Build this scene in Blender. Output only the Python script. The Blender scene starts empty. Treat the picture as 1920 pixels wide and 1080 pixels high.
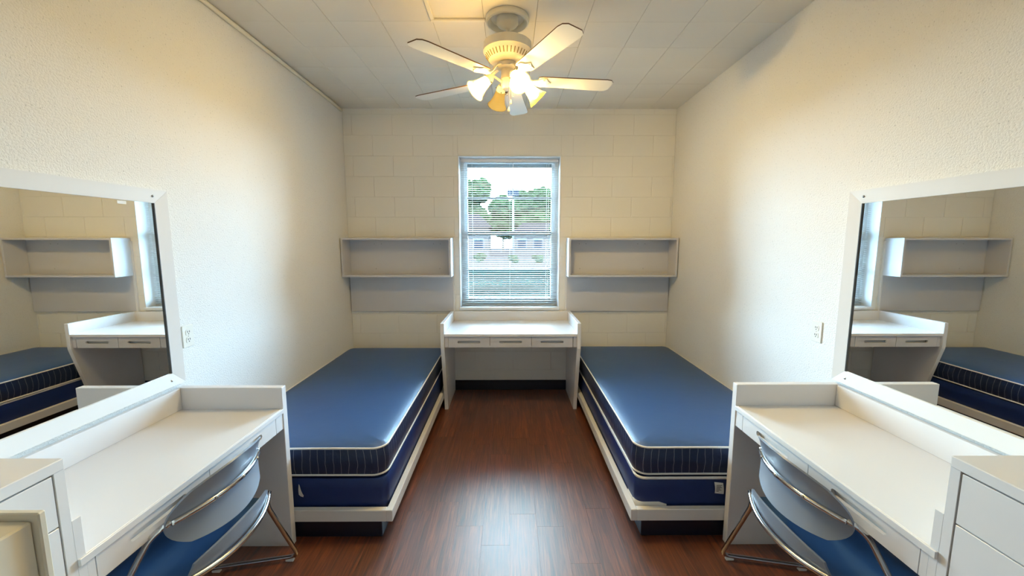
import bpy, bmesh, math, random
from mathutils import Vector, Matrix
random.seed(7)
PI = math.pi
scene = bpy.context.scene
COL = scene.collection

# ------------------------------------------------------------------ camera, sky, exposure
F_PX = 740.0
PITCH = math.atan(88 / F_PX)
CAM_Z = 1.624
cam_d = bpy.data.cameras.new('camera')
cam_d.sensor_width = 36.0
cam_d.lens = F_PX / 1920 * 36.0
cam_d.clip_start = 0.02
cam_d.clip_end = 500
cam = bpy.data.objects.new('camera', cam_d)
COL.objects.link(cam)
cam.location = (0, 0, CAM_Z)
cam.rotation_euler = (PI / 2 - PITCH, 0, -math.atan(4 / F_PX))
scene.camera = cam

world = bpy.data.worlds.new('sky')
scene.world = world
world.use_nodes = True
wn = world.node_tree.nodes
wl = world.node_tree.links
bg = wn['Background']
SKY_STRENGTH = 42.0
bg.inputs['Strength'].default_value = SKY_STRENGTH
tc = wn.new('ShaderNodeTexCoord')
nz = wn.new('ShaderNodeTexNoise'); nz.inputs['Scale'].default_value = 3.0; nz.inputs['Detail'].default_value = 5
cr = wn.new('ShaderNodeValToRGB')
cr.color_ramp.elements[0].position = 0.4; cr.color_ramp.elements[0].color = (0.42, 0.68, 1.0, 1)
cr.color_ramp.elements[1].position = 0.62; cr.color_ramp.elements[1].color = (0.70, 0.88, 1.0, 1)
wl.new(tc.outputs['Generated'], nz.inputs['Vector'])
wl.new(nz.outputs['Fac'], cr.inputs['Fac'])
wl.new(cr.outputs['Color'], bg.inputs['Color'])

BULB_STRENGTH = 760.0
scene.view_settings.view_transform = 'Standard'
scene.view_settings.look = 'None'
scene.view_settings.gamma = 1.0
scene.view_settings.use_curve_mapping = False
scene.view_settings.exposure = 1.02
scene.cycles.max_bounces = 8
scene.cycles.diffuse_bounces = 4
scene.cycles.glossy_bounces = 4
scene.cycles.transparent_max_bounces = 12
scene.cycles.sample_clamp_indirect = 8.0
scene.cycles.adaptive_threshold = 0.05

# room dimensions (metres; camera above the origin, +Y looks at the window wall)
HW = 1.70          # half width
YB = 4.19          # window wall
YN = -1.10         # wall behind the camera
H = 2.956          # ceiling
WX0, WX1, WZ0, WZ1 = -0.535, 0.527, 0.912, 2.495   # window opening

portal = bpy.data.lights.new('window_daylight', 'AREA')
portal.shape = 'RECTANGLE'; portal.size = WX1 - WX0; portal.size_y = WZ1 - WZ0
portal.cycles.is_portal = True
po = bpy.data.objects.new('window_daylight', portal)
COL.objects.link(po)
po.location = ((WX0 + WX1) / 2, YB + 0.27, (WZ0 + WZ1) / 2)
po.rotation_euler = (-PI / 2, 0, 0)

# ------------------------------------------------------------------ materials
def mat(name, color, rough=0.5, spec=0.5, metal=0.0, bump=None, vary=None, coat=0.0, sheen=0.0):
    """bump=(scale, strength, distance[, detail]); vary=(scale, amount)"""
    m = bpy.data.materials.new(name)
    m.use_nodes = True
    n = m.node_tree.nodes; l = m.node_tree.links
    b = n['Principled BSDF']
    b.inputs['Base Color'].default_value = (*color, 1)
    b.inputs['Roughness'].default_value = rough
    b.inputs['Specular IOR Level'].default_value = spec
    b.inputs['Metallic'].default_value = metal
    b.inputs['Coat Weight'].default_value = coat
    b.inputs['Sheen Weight'].default_value = sheen
    t = n.new('ShaderNodeTexCoord')
    if vary:
        z = n.new('ShaderNodeTexNoise'); z.inputs['Scale'].default_value = vary[0]; z.inputs['Detail'].default_value = 4
        l.new(t.outputs['Object'], z.inputs['Vector'])
        r = n.new('ShaderNodeValToRGB')
        a = vary[1]
        r.color_ramp.elements[0].position = 0.3; r.color_ramp.elements[1].position = 0.7
        r.color_ramp.elements[0].color = (*[c * (1 - a) for c in color], 1)
        r.color_ramp.elements[1].color = (*[min(1, c * (1 + a)) for c in color], 1)
        l.new(z.outputs['Fac'], r.inputs['Fac']); l.new(r.outputs['Color'], b.inputs['Base Color'])
    if bump:
        z = n.new('ShaderNodeTexNoise'); z.inputs['Scale'].default_value = bump[0]
        z.inputs['Detail'].default_value = bump[3] if len(bump) > 3 else 3
        l.new(t.outputs['Object'], z.inputs['Vector'])
        u = n.new('ShaderNodeBump'); u.inputs['Strength'].default_value = bump[1]; u.inputs['Distance'].default_value = bump[2]
        l.new(z.outputs['Fac'], u.inputs['Height']); l.new(u.outputs['Normal'], b.inputs['Normal'])
    return m

M = {}
WALLC = (0.81, 0.79, 0.75)
M['plaster'] = mat('stippled wall paint', WALLC, 0.6, 0.35)
def stipple(m):
    n = m.node_tree.nodes; l = m.node_tree.links; b = n['Principled BSDF']
    t = n.new('ShaderNodeTexCoord')
    v = n.new('ShaderNodeTexNoise'); v.inputs['Scale'].default_value = 130; v.inputs['Detail'].default_value = 3
    r = n.new('ShaderNodeValToRGB'); r.color_ramp.elements[0].position = 0.40; r.color_ramp.elements[1].position = 0.55
    r.color_ramp.elements[0].color = (0, 0, 0, 1); r.color_ramp.elements[1].color = (1, 1, 1, 1)
    u = n.new('ShaderNodeBump'); u.inputs['Strength'].default_value = 0.34; u.inputs['Distance'].default_value = 0.003
    l.new(t.outputs['Object'], v.inputs['Vector']); l.new(v.outputs['Fac'], r.inputs['Fac'])
    l.new(r.outputs['Color'], u.inputs['Height']); l.new(u.outputs['Normal'], b.inputs['Normal'])
    # small dark pits of the stippled paint
    w = n.new('ShaderNodeTexNoise'); w.inputs['Scale'].default_value = 120; w.inputs['Detail'].default_value = 2
    q = n.new('ShaderNodeValToRGB'); q.color_ramp.elements[0].position = 0.28; q.color_ramp.elements[1].position = 0.36
    q.color_ramp.elements[0].color = (*[c * 0.72 for c in WALLC], 1); q.color_ramp.elements[1].color = (*WALLC, 1)
    l.new(t.outputs['Object'], w.inputs['Vector']); l.new(w.outputs['Fac'], q.inputs['Fac']); l.new(q.outputs['Color'], b.inputs['Base Color'])
stipple(M['plaster'])
M['block'] = mat('painted concrete block', (0.85, 0.82, 0.75), 0.55, 0.35, bump=(60, 0.25, 0.002))
M['joint'] = mat('painted mortar', (0.80, 0.76, 0.69), 0.7, 0.2)
M['tile'] = mat('ceiling tile paint', (0.76, 0.72, 0.64), 0.8, 0.2, bump=(220, 0.2, 0.001), vary=(1.5, 0.02))
M['tile_gap'] = mat('ceiling joint', (0.30, 0.26, 0.20), 0.9, 0.1)
M['white'] = mat('white laminate', (0.80, 0.79, 0.80), 0.26, 0.5, bump=(9, 0.02, 0.002))
M['white_edge'] = mat('white painted wood', (0.78, 0.76, 0.74), 0.45, 0.45, bump=(30, 0.06, 0.001))
M['shelf'] = mat('pale grey laminate', (0.62, 0.61, 0.63), 0.42, 0.4)
M['gap'] = mat('dark joint', (0.05, 0.045, 0.04), 0.9, 0.1)
M['subfloor'] = mat('plank joint', (0.12, 0.033, 0.011), 0.7, 0.2)
M['case'] = mat('drawer case board', (0.22, 0.20, 0.18), 0.7, 0.2)  # dark tone puts the shade of drawer gaps and underside into the colour
M['slot'] = mat('shade darkened recess laminate', (0.52, 0.50, 0.48), 0.5, 0.3)  # drawer laminate darkened to put the shade of the recess into its colour
M['cream'] = mat('cream paint', (0.78, 0.72, 0.58), 0.5, 0.4, vary=(6, 0.04))
M['base'] = mat('black vinyl cove base', (0.006, 0.008, 0.022), 0.3, 0.5)
M['navy'] = mat('navy mattress satin', (0.018, 0.080, 0.235), 0.44, 0.8, bump=(7, 0.10, 0.02, 4))
M['navy_box'] = mat('navy box spring cloth', (0.008, 0.028, 0.14), 0.45, 0.5, bump=(5, 0.15, 0.02))
M['piping'] = mat('white piping', (0.85, 0.83, 0.79), 0.5, 0.3)
M['tag'] = mat('care tag cloth', (0.82, 0.82, 0.80), 0.7, 0.2)
M['chrome'] = mat('chrome', (0.62, 0.62, 0.63), 0.12, 0.5, metal=1.0)
M['plastic'] = mat('slate blue grey plastic', (0.23, 0.27, 0.34), 0.33, 0.5, bump=(300, 0.06, 0.0005))
M['seat'] = mat('plastic with blue reflection', (0.05, 0.12, 0.26), 0.35, 0.5, bump=(300, 0.06, 0.0005))  # shell is one slate plastic; the reflection inside is put into this blue
M['fan'] = mat('fan cream enamel', (0.80, 0.75, 0.62), 0.35, 0.5)
M['blade'] = mat('fan blade white', (0.82, 0.79, 0.72), 0.4, 0.4)
M['blade_edge'] = mat('worn blade edge', (0.16, 0.09, 0.05), 0.8, 0.1)
M['vent'] = mat('vent recess', (0.30, 0.22, 0.10), 0.8, 0.1)
M['dark'] = mat('dark metal', (0.05, 0.04, 0.035), 0.5, 0.5)
M['edge_reflection'] = mat('mirror edge reflection', (0.10, 0.10, 0.10), 0.5, 0.4)
M['steel'] = mat('screw steel', (0.45, 0.45, 0.46), 0.35, 0.5, metal=1.0)
M['outlet'] = mat('ivory outlet plastic', (0.80, 0.77, 0.69), 0.35, 0.5)
M['blind'] = mat('white blind metal', (0.48, 0.51, 0.52), 0.4, 0.4)
M['vinyl'] = mat('white window frame', (0.80, 0.81, 0.81), 0.45, 0.4)
M['sash'] = mat('sash in backlit shade', (0.22, 0.25, 0.26), 0.5, 0.4)  # this grey puts the backlit shade of rails and muntins into the colour
M['cord'] = mat('blind cord', (0.7, 0.7, 0.68), 0.8, 0.1)
M['mirror'] = mat('mirror silver', (0.90, 0.92, 0.91), 0.01, 0.5, metal=1.0)
M['grass'] = mat('lawn', (0.0018, 0.0040, 0.0036), 1.0, 0.0, vary=(0.7, 0.35))
M['paving'] = mat('pale paving', (0.015, 0.0125, 0.012), 1.0, 0.0, vary=(0.2, 0.1))
M['leaf'] = mat('tree leaves', (0.0075, 0.0115, 0.0050), 1.0, 0.0, vary=(1.6, 0.6))
M['bark'] = mat('bark', (0.08, 0.06, 0.05), 1.0, 0.0, bump=(8, 0.5, 0.05))
M['siding'] = mat('house siding', (0.026, 0.022, 0.021), 1.0, 0.0)
M['roof'] = mat('house roof shingles', (0.012, 0.010, 0.011), 1.0, 0.0)
M['house_glass'] = mat('dark house window', (0.006, 0.008, 0.012), 1.0, 0.0)
M['pole'] = mat('pale pole', (0.05, 0.05, 0.05), 1.0, 0.0)

def glass_mat():
    m = bpy.data.materials.new('window glass'); m.use_nodes = True
    n = m.node_tree.nodes; l = m.node_tree.links; n.clear()
    o = n.new('ShaderNodeOutputMaterial'); mx = n.new('ShaderNodeMixShader')
    t = n.new('ShaderNodeBsdfTransparent'); t.inputs['Color'].default_value = (0.90, 0.96, 0.96, 1)
    g = n.new('ShaderNodeBsdfGlossy'); g.inputs['Roughness'].default_value = 0.0
    fr = n.new('ShaderNodeFresnel'); fr.inputs['IOR'].default_value = 1.3
    l.new(fr.outputs[0], mx.inputs[0]); l.new(t.outputs[0], mx.inputs[1]); l.new(g.outputs[0], mx.inputs[2])
    l.new(mx.outputs[0], o.inputs[0])
    return m
M['glass'] = glass_mat()

def shade_mat():
    m = bpy.data.materials.new('glow tinted frosted glass shade'); m.use_nodes = True
    n = m.node_tree.nodes; l = m.node_tree.links; n.clear()
    o = n.new('ShaderNodeOutputMaterial'); mx = n.new('ShaderNodeMixShader'); mx.inputs[0].default_value = 0.4
    mx2 = n.new('ShaderNodeMixShader'); mx2.inputs[0].default_value = 0.30
    t = n.new('ShaderNodeBsdfTranslucent'); t.inputs['Color'].default_value = (0.22, 0.155, 0.014, 1)  # yellow glow of the lit bulbs is put into the clear glass's colour
    d = n.new('ShaderNodeBsdfDiffuse'); d.inputs['Color'].default_value = (0.60, 0.55, 0.38, 1)
    tr = n.new('ShaderNodeBsdfTransparent'); tr.inputs['Color'].default_value = (0.97, 0.92, 0.78, 1)
    l.new(t.outputs[0], mx.inputs[1]); l.new(d.outputs[0], mx.inputs[2])
    l.new(mx.outputs[0], mx2.inputs[1]); l.new(tr.outputs[0], mx2.inputs[2])
    l.new(mx2.outputs[0], o.inputs[0])
    return m
M['shade'] = shade_mat()

def emit_mat():
    m = bpy.data.materials.new('lit bulb'); m.use_nodes = True
    n = m.node_tree.nodes; l = m.node_tree.links; n.clear()
    o = n.new('ShaderNodeOutputMaterial'); e = n.new('ShaderNodeEmission')
    e.inputs['Color'].default_value = (1.0, 0.72, 0.28, 1); e.inputs['Strength'].default_value = BULB_STRENGTH
    l.new(e.outputs[0], o.inputs[0])
    return m
M['bulb'] = emit_mat()
M['bulb_off'] = mat('unlit bulb', (0.85, 0.83, 0.78), 0.3, 0.5)

def wood_mat():
    m = bpy.data.materials.new('dark cherry vinyl plank'); m.use_nodes = True
    n = m.node_tree.nodes; l = m.node_tree.links; b = n['Principled BSDF']
    t = n.new('ShaderNodeTexCoord'); oi = n.new('ShaderNodeObjectInfo')
    ad = n.new('ShaderNodeVectorMath'); ad.operation = 'ADD'
    cmb = n.new('ShaderNodeCombineXYZ')
    mu = n.new('ShaderNodeMath'); mu.operation = 'MULTIPLY'; mu.inputs[1].default_value = 37.0
    l.new(oi.outputs['Random'], mu.inputs[0]); l.new(mu.outputs[0], cmb.inputs['X']); l.new(mu.outputs[0], cmb.inputs['Z'])
    l.new(t.outputs['Object'], ad.inputs[0]); l.new(cmb.outputs[0], ad.inputs[1])
    mp = n.new('ShaderNodeMapping'); mp.inputs['Scale'].default_value = (40, 1.9, 40)
    l.new(ad.outputs[0], mp.inputs['Vector'])
    z = n.new('ShaderNodeTexNoise'); z.inputs['Scale'].default_value = 1.5; z.inputs['Detail'].default_value = 7; z.inputs['Roughness'].default_value = 0.65; z.inputs['Distortion'].default_value = 1.2
    l.new(mp.outputs[0], z.inputs['Vector'])
    r = n.new('ShaderNodeValToRGB')
    e = r.color_ramp.elements
    e[0].position = 0.30; e[0].color = (0.030, 0.007, 0.004, 1)
    e[1].position = 0.72; e[1].color = (0.34, 0.095, 0.024, 1)
    x = e.new(0.5); x.color = (0.155, 0.036, 0.010, 1)
    l.new(z.outputs['Fac'], r.inputs['Fac'])
    hv = n.new('ShaderNodeHueSaturation')
    mr = n.new('ShaderNodeMapRange'); mr.inputs['To Min'].default_value = 0.8; mr.inputs['To Max'].default_value = 1.25
    l.new(oi.outputs['Random'], mr.inputs['Value']); l.new(mr.outputs[0], hv.inputs['Value'])
    l.new(r.outputs['Color'], hv.inputs['Color']); l.new(hv.outputs['Color'], b.inputs['Base Color'])
    b.inputs['Roughness'].default_value = 0.40
    b.inputs['Specular IOR Level'].default_value = 1.0
    b.inputs['Coat Weight'].default_value = 0.9
    b.inputs['Coat IOR'].default_value = 1.7
    b.inputs['Coat Roughness'].default_value = 0.43
    u = n.new('ShaderNodeBump'); u.inputs['Strength'].default_value = 0.12; u.inputs['Distance'].default_value = 0.002
    l.new(z.outputs['Fac'], u.inputs['Height']); l.new(u.outputs['Normal'], b.inputs['Normal'])
    return m
M['plank'] = wood_mat()

def stripe_mat():
    m = bpy.data.materials.new('pinstriped navy border'); m.use_nodes = True
    n = m.node_tree.nodes; l = m.node_tree.links; b = n['Principled BSDF']
    uv = n.new('ShaderNodeUVMap'); uv.uv_map = 'arc'
    sp = n.new('ShaderNodeSeparateXYZ'); l.new(uv.outputs[0], sp.inputs[0])
    wz = n.new('ShaderNodeTexNoise'); wz.inputs['Scale'].default_value = 9
    l.new(uv.outputs[0], wz.inputs['Vector'])
    wob = n.new('ShaderNodeMath'); wob.operation = 'MULTIPLY_ADD'; wob.inputs[1].default_value = 0.025
    l.new(wz.outputs['Fac'], wob.inputs[0]); l.new(sp.outputs['X'], wob.inputs[2])
    dv = n.new('ShaderNodeMath'); dv.operation = 'DIVIDE'; dv.inputs[1].default_value = 0.042; l.new(wob.outputs[0], dv.inputs[0])
    fr = n.new('ShaderNodeMath'); fr.operation = 'FRACT'; l.new(dv.outputs[0], fr.inputs[0])
    lt = n.new('ShaderNodeMath'); lt.operation = 'LESS_THAN'; lt.inputs[1].default_value = 0.05; l.new(fr.outputs[0], lt.inputs[0])
    mx = n.new('ShaderNodeMix'); mx.data_type = 'RGBA'
    mx.inputs['A'].default_value = (0.008, 0.022, 0.075, 1); mx.inputs['B'].default_value = (0.30, 0.32, 0.36, 1)
    l.new(lt.outputs[0], mx.inputs['Factor']); l.new(mx.outputs['Result'], b.inputs['Base Color'])
    b.inputs['Roughness'].default_value = 0.38; b.inputs['Specular IOR Level'].default_value = 0.6
    z = n.new('ShaderNodeTexNoise'); z.inputs['Scale'].default_value = 18
    l.new(uv.outputs[0], z.inputs['Vector'])
    u = n.new('ShaderNodeBump'); u.inputs['Strength'].default_value = 0.3; u.inputs['Distance'].default_value = 0.015
    l.new(z.outputs['Fac'], u.inputs['Height']); l.new(u.outputs['Normal'], b.inputs['Normal'])
    return m
M['stripe'] = stripe_mat()

# ------------------------------------------------------------------ helpers
ORIGIN = {}
def empty(name, loc, label, cat, group=None):
    o = bpy.data.objects.new(name, None)
    COL.objects.link(o); o.location = loc; o.empty_display_size = 0.1
    ORIGIN[o] = Vector(loc)
    tag(o, label, cat, group)
    return o
def tag(o, label, cat, group=None):
    o['label'] = label; o['category'] = cat
    if group: o['group'] = group
    return o
def obj(name, bm, material, parent=None, smooth=False, at=None, fix=True):
    """bm is in world coordinates; the object's origin is its parent's (or at)."""
    if fix: bmesh.ops.recalc_face_normals(bm, faces=bm.faces)
    o0 = ORIGIN[parent] if parent is not None else Vector(at or (0, 0, 0))
    if o0.length: bmesh.ops.translate(bm, verts=bm.verts, vec=-o0)
    me = bpy.data.meshes.new(name)
    bm.to_mesh(me); bm.free()
    ms = material if isinstance(material, (list, tuple)) else [material]
    for m in ms: me.materials.append(M[m] if isinstance(m, str) else m)
    if smooth:
        me.shade_smooth()
        if smooth == 'auto': me.set_sharp_from_angle(angle=math.radians(40))
    o = bpy.data.objects.new(name, me); COL.objects.link(o)
    if parent is not None: o.parent = parent
    else: o.location = o0
    ORIGIN[o] = o0
    return o
def struct(name, bm, m, parent=None, **k):
    o = obj(name, bm, m, parent, **k)
    if parent is None: o['kind'] = 'structure'
    return o
def NB(): return bmesh.new()
def bx(bm, x0, x1, y0, y1, z0, z1, bev=0.0, seg=1):
    x0, x1 = min(x0, x1), max(x0, x1); y0, y1 = min(y0, y1), max(y0, y1); z0, z1 = min(z0, z1), max(z0, z1)
    vs = [bm.verts.new(p) for p in ((x0,y0,z0),(x1,y0,z0),(x1,y1,z0),(x0,y1,z0),(x0,y0,z1),(x1,y0,z1),(x1,y1,z1),(x0,y1,z1))]
    fs = [bm.faces.new([vs[i] for i in q]) for q in ((3,2,1,0),(4,5,6,7),(0,1,5,4),(1,2,6,5),(2,3,7,6),(3,0,4,7))]
    if bev > 0:
        es = list({e for f in fs for e in f.edges})
        bmesh.ops.bevel(bm, geom=es, offset=bev, segments=seg, affect='EDGES', profile=0.5)
    return bm
def box(*a, **k): return bx(NB(), *a, **k)
def prism(bm, poly, axis, a0, a1, bev=0.0):
    """extrude a 2-D polygon along axis: 'x' polys are (y,z), 'y' are (x,z), 'z' are (x,y)"""
    def P(p, a): return {'x': (a, p[0], p[1]), 'y': (p[0], a, p[1]), 'z': (p[0], p[1], a)}[axis]
    A = [bm.verts.new(P(p, a0)) for p in poly]; B = [bm.verts.new(P(p, a1)) for p in poly]
    n = len(poly)
    fs = [bm.faces.new(A), bm.faces.new(B[::-1])]
    for i in range(n): fs.append(bm.faces.new((A[i], B[i], B[(i+1) % n], A[(i+1) % n])))
    if bev: bmesh.ops.bevel(bm, geom=list({e for f in fs for e in f.edges}), offset=bev, segments=1, affect='EDGES')
    return bm
def fillet(pts, r, n=5, closed=False):
    pts = [Vector(p) for p in pts]; out = []
    N = len(pts)
    for i, p in enumerate(pts):
        if not closed and i in (0, N - 1): out.append(p); continue
        a = pts[i - 1] - p; b = pts[(i + 1) % N] - p
        la, lb = a.length, b.length
        rr = min(r, la * 0.45, lb * 0.45)
        if rr < 1e-5: out.append(p); continue
        A = p + a / la * rr; B = p + b / lb * rr
        for k in range(n + 1):
            t = k / n
            out.append(A * (1 - t) ** 2 + p * 2 * t * (1 - t) + B * t * t)
    return out
def tube(bm, pts, r, seg=10, closed=False):
    pts = [Vector(p) for p in pts]; N = len(pts)
    rings = []; nrm = None
    for i in range(N):
        if closed: d = pts[(i + 1) % N] - pts[i - 1]
        else: d = pts[min(i + 1, N - 1)] - pts[max(i - 1, 0)]
        d.normalize()
        if nrm is None:
            nrm = d.orthogonal().normalized()
        nrm = (nrm - d * nrm.dot(d)).normalized()
        bn = d.cross(nrm)
        rad = r[i] if isinstance(r, (list, tuple)) else r
        rings.append([bm.verts.new(pts[i] + (nrm * math.cos(2*PI*k/seg) + bn * math.sin(2*PI*k/seg)) * rad) for k in range(seg)])
    m = N if closed else N - 1
    for i in range(m):
        A, B = rings[i], rings[(i + 1) % N]
        off = 0
        if closed and i == N - 1:
            off = min(range(seg), key=lambda q: (A[0].co - B[q].co).length)
        for k in range(seg):
            bm.faces.new((A[k], A[(k+1) % seg], B[(k+1+off) % seg], B[(k+off) % seg]))
    if not closed:
        bm.faces.new(rings[0][::-1]); bm.faces.new(rings[-1])
    return bm
def lathe(bm, prof, loc, axis=(0, 0, 1), seg=28, cap0=False, cap1=False):
    """prof = [(radius, height)]"""
    q = Vector((0, 0, 1)).rotation_difference(Vector(axis).normalized()).to_matrix()
    loc = Vector(loc); rings = []
    for (r, h) in prof:
        if r < 1e-6: rings.append([bm.verts.new(loc + q @ Vector((0, 0, h)))]); continue
        rings.append([bm.verts.new(loc + q @ Vector((r*math.cos(2*PI*k/seg), r*math.sin(2*PI*k/seg), h))) for k in range(seg)])
    for A, B in zip(rings, rings[1:]):
        if len(A) == 1 and len(B) == 1: continue
        for k in range(seg):
            k2 = (k + 1) % seg
            if len(A) == 1: bm.faces.new((A[0], B[k2], B[k]))
            elif len(B) == 1: bm.faces.new((A[k], A[k2], B[0]))
            else: bm.faces.new((A[k], A[k2], B[k2], B[k]))
    if cap0 and len(rings[0]) > 1: bm.faces.new(rings[0][::-1])
    if cap1 and len(rings[-1]) > 1: bm.faces.new(rings[-1])
    return bm
def shell(bm, fn, nu, nv, th, k=0.75, inner=None):
    """closed curved plate; fn(u,v) on the squircle, thickness along the surface normal"""
    def mp(u, v): return u * math.sqrt(1 - k * v * v / 2), v * math.sqrt(1 - k * u * u / 2)
    P = {}; Nn = {}
    for i in range(nu + 1):
        for j in range(nv + 1):
            u, v = mp(2*i/nu - 1, 2*j/nv - 1)
            p = Vector(fn(u, v)); e = 1e-3
            a = Vector(fn(u + e, v)) - Vector(fn(u - e, v)); b = Vector(fn(u, v + e)) - Vector(fn(u, v - e))
            P[i, j] = p; Nn[i, j] = a.cross(b).normalized()
    T = {q: bm.verts.new(P[q] + Nn[q] * th / 2) for q in P}
    B = {q: bm.verts.new(P[q] - Nn[q] * th / 2) for q in P}
    for i in range(nu):
        for j in range(nv):
            f1 = bm.faces.new((T[i,j], T[i+1,j], T[i+1,j+1], T[i,j+1]))
            f2 = bm.faces.new((B[i,j], B[i,j+1], B[i+1,j+1], B[i+1,j]))
            if inner == 'T': f1.material_index = 1
            if inner == 'B': f2.material_index = 1
    rim = [(i, 0) for i in range(nu)] + [(nu, j) for j in range(nv)] + [(i, nv) for i in range(nu, 0, -1)] + [(0, j) for j in range(nv, 0, -1)]
    for a, b in zip(rim, rim[1:] + rim[:1]): bm.faces.new((T[a], B[a], B[b], T[b]))
    return bm
def rrect(hx, hy, r, n=6, cx=0, cy=0, ns=0):
    """rounded rectangle outline, counter-clockwise, with ns extra points per straight side"""
    out = []
    for (sx, sy, a0) in ((1, -1, -PI/2), (1, 1, 0), (-1, 1, PI/2), (-1, -1, PI)):
        for k in range(n + 1):
            a = a0 + PI/2 * k / n
            out.append((cx + sx*(hx - r) + r*math.cos(a), cy + sy*(hy - r) + r*math.sin(a)))
        if ns:
            nx = {(1,-1): (1,1), (1,1): (-1,1), (-1,1): (-1,-1), (-1,-1): (1,-1)}[(sx, sy)]
            a1 = a0 + PI/2
            p = out[-1]; q = (cx + nx[0]*(hx - r) + r*math.cos(a1), cy + nx[1]*(hy - r) + r*math.sin(a1))
            for k in range(1, ns + 1):
                t = k / (ns + 1); out.append((p[0]*(1-t) + q[0]*t, p[1]*(1-t) + q[1]*t))
    return out
MESHES = {}
def piece(name, size, material, parent, loc, bev=0.0015, key=None):
    """small box piece sharing mesh data with its equals"""
    k = (name, tuple(round(s, 4) for s in size), material)
    if k not in MESHES:
        b = NB(); bx(b, -size[0]/2, size[0]/2, -size[1]/2, size[1]/2, -size[2]/2, size[2]/2, bev)
        bmesh.ops.recalc_face_normals(b, faces=b.faces)
        me = bpy.data.meshes.new(name); b.to_mesh(me); b.free(); me.materials.append(M[material]); MESHES[k] = me
    o = bpy.data.objects.new(name, MESHES[k]); COL.objects.link(o)
    o.parent = parent; o.location = Vector(loc) - ORIGIN[parent]
    ORIGIN[o] = Vector(loc)
    return o

# ------------------------------------------------------------------ setting: floor, walls, ceiling
TH = 0.15
floor = struct('floor', box(-HW-TH, HW+TH, YN-TH, YB+0.25, -0.16, -0.006), 'subfloor')
PW, PL = 0.1545, 0.914
ncol = 22
for c in range(ncol):
    x0 = -HW + c * PW; x1 = min(x0 + PW, HW)
    off = random.Random(c * 13 + 5).uniform(0, PL)
    y = YN - off
    while y < YB:
        a, b = max(y, YN), min(y + PL, YB)
        if b - a > 0.02:
            piece('plank', (x1 - x0 - 0.0005, b - a - 0.0004, 0.006), 'plank', floor, ((x0+x1)/2, (a+b)/2, -0.003), 0.0002)
        y += PL

wall_left = struct('wall_left', box(-HW-TH, -HW, YN-TH, YB+0.25, 0, H+0.12), 'plaster')
wall_right = struct('wall_right', box(HW, HW+TH, YN-TH, YB+0.25, 0, H+0.12), 'plaster')
wall_near = struct('wall_near', box(-HW, HW, YN-TH, YN, 0, H+0.12), 'plaster')
# far wall: concrete blocks around the window opening
b = NB()
y0w, y1w = YB + 0.004, YB + 0.25
bx(b, -HW, WX0, y0w, y1w, 0, H+0.12); bx(b, WX1, HW, y0w, y1w, 0, H+0.12)
bx(b, WX0, WX1, y0w, y1w, 0, WZ0); bx(b, WX0, WX1, y0w, y1w, WZ1, H+0.12)
wall_far = struct('wall_far', b, 'joint')
BW, BH, JG = 0.411, 0.206, 0.0022
def sub_rect(r, w):
    x0, x1, z0, z1 = r; a0, a1, c0, c1 = w
    if x1 <= a0 or x0 >= a1 or z1 <= c0 or z0 >= c1: return [r]
    out = []
    if x0 < a0: out.append((x0, a0, z0, z1))
    if x1 > a1: out.append((a1, x1, z0, z1))
    m0, m1 = max(x0, a0), min(x1, a1)
    if z0 < c0: out.append((m0, m1, z0, c0))
    if z1 > c1: out.append((m0, m1, c1, z1))
    return out
z = 0.225 - 2 * BH; row = 0
while z < H:
    x = 0.035 - 6 * BW + (BW / 2 if row % 2 else 0)
    while x < HW:
        a0, a1, c0, c1 = max(x, -HW), min(x + BW, HW), max(z, 0), min(z + BH, H)
        if a1 - a0 > 0.012 and c1 - c0 > 0.012:
            for (r0, r1, s0, s1) in sub_rect((a0, a1, c0, c1), (WX0, WX1, WZ0, WZ1)):
                if r1 - r0 > 0.012 and s1 - s0 > 0.012:
                    piece('block', (r1-r0-JG, 0.012, s1-s0-JG), 'block', wall_far, ((r0+r1)/2, YB + 0.006, (s0+s1)/2), 0.0014)
        x += BW
    z += BH; row += 1
struct('baseboard_far', box(-0.60, 0.615, YB-0.010, YB-0.0005, 0, 0.11, bev=0.003), 'base')
# ceiling of square tiles
ceiling = struct('ceiling', box(-HW, HW, YN, YB, H+0.006, H+0.12), 'tile_gap')
TX, TY = 0.3145, 0.3205
def edges(start, step, lo, hi):
    k = math.floor((lo - start) / step); e = [lo]
    v = start + (k + 1) * step
    while v < hi - 0.02:
        if v > lo + 0.02: e.append(v)
        v += step
    return e + [hi]
xs = edges(-0.156, TX, -HW, HW); ys = edges(YB, TY, YN, YB)
for xa, xb in zip(xs, xs[1:]):
    for ya, yb in zip(ys, ys[1:]):
        dz = random.uniform(-0.0008, 0.0008)
        piece('ceiling_tile', (xb-xa-0.002, yb-ya-0.0013, 0.012), 'tile', ceiling, ((xa+xb)/2, (ya+yb)/2, H+0.006+dz), 0.0012)

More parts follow.
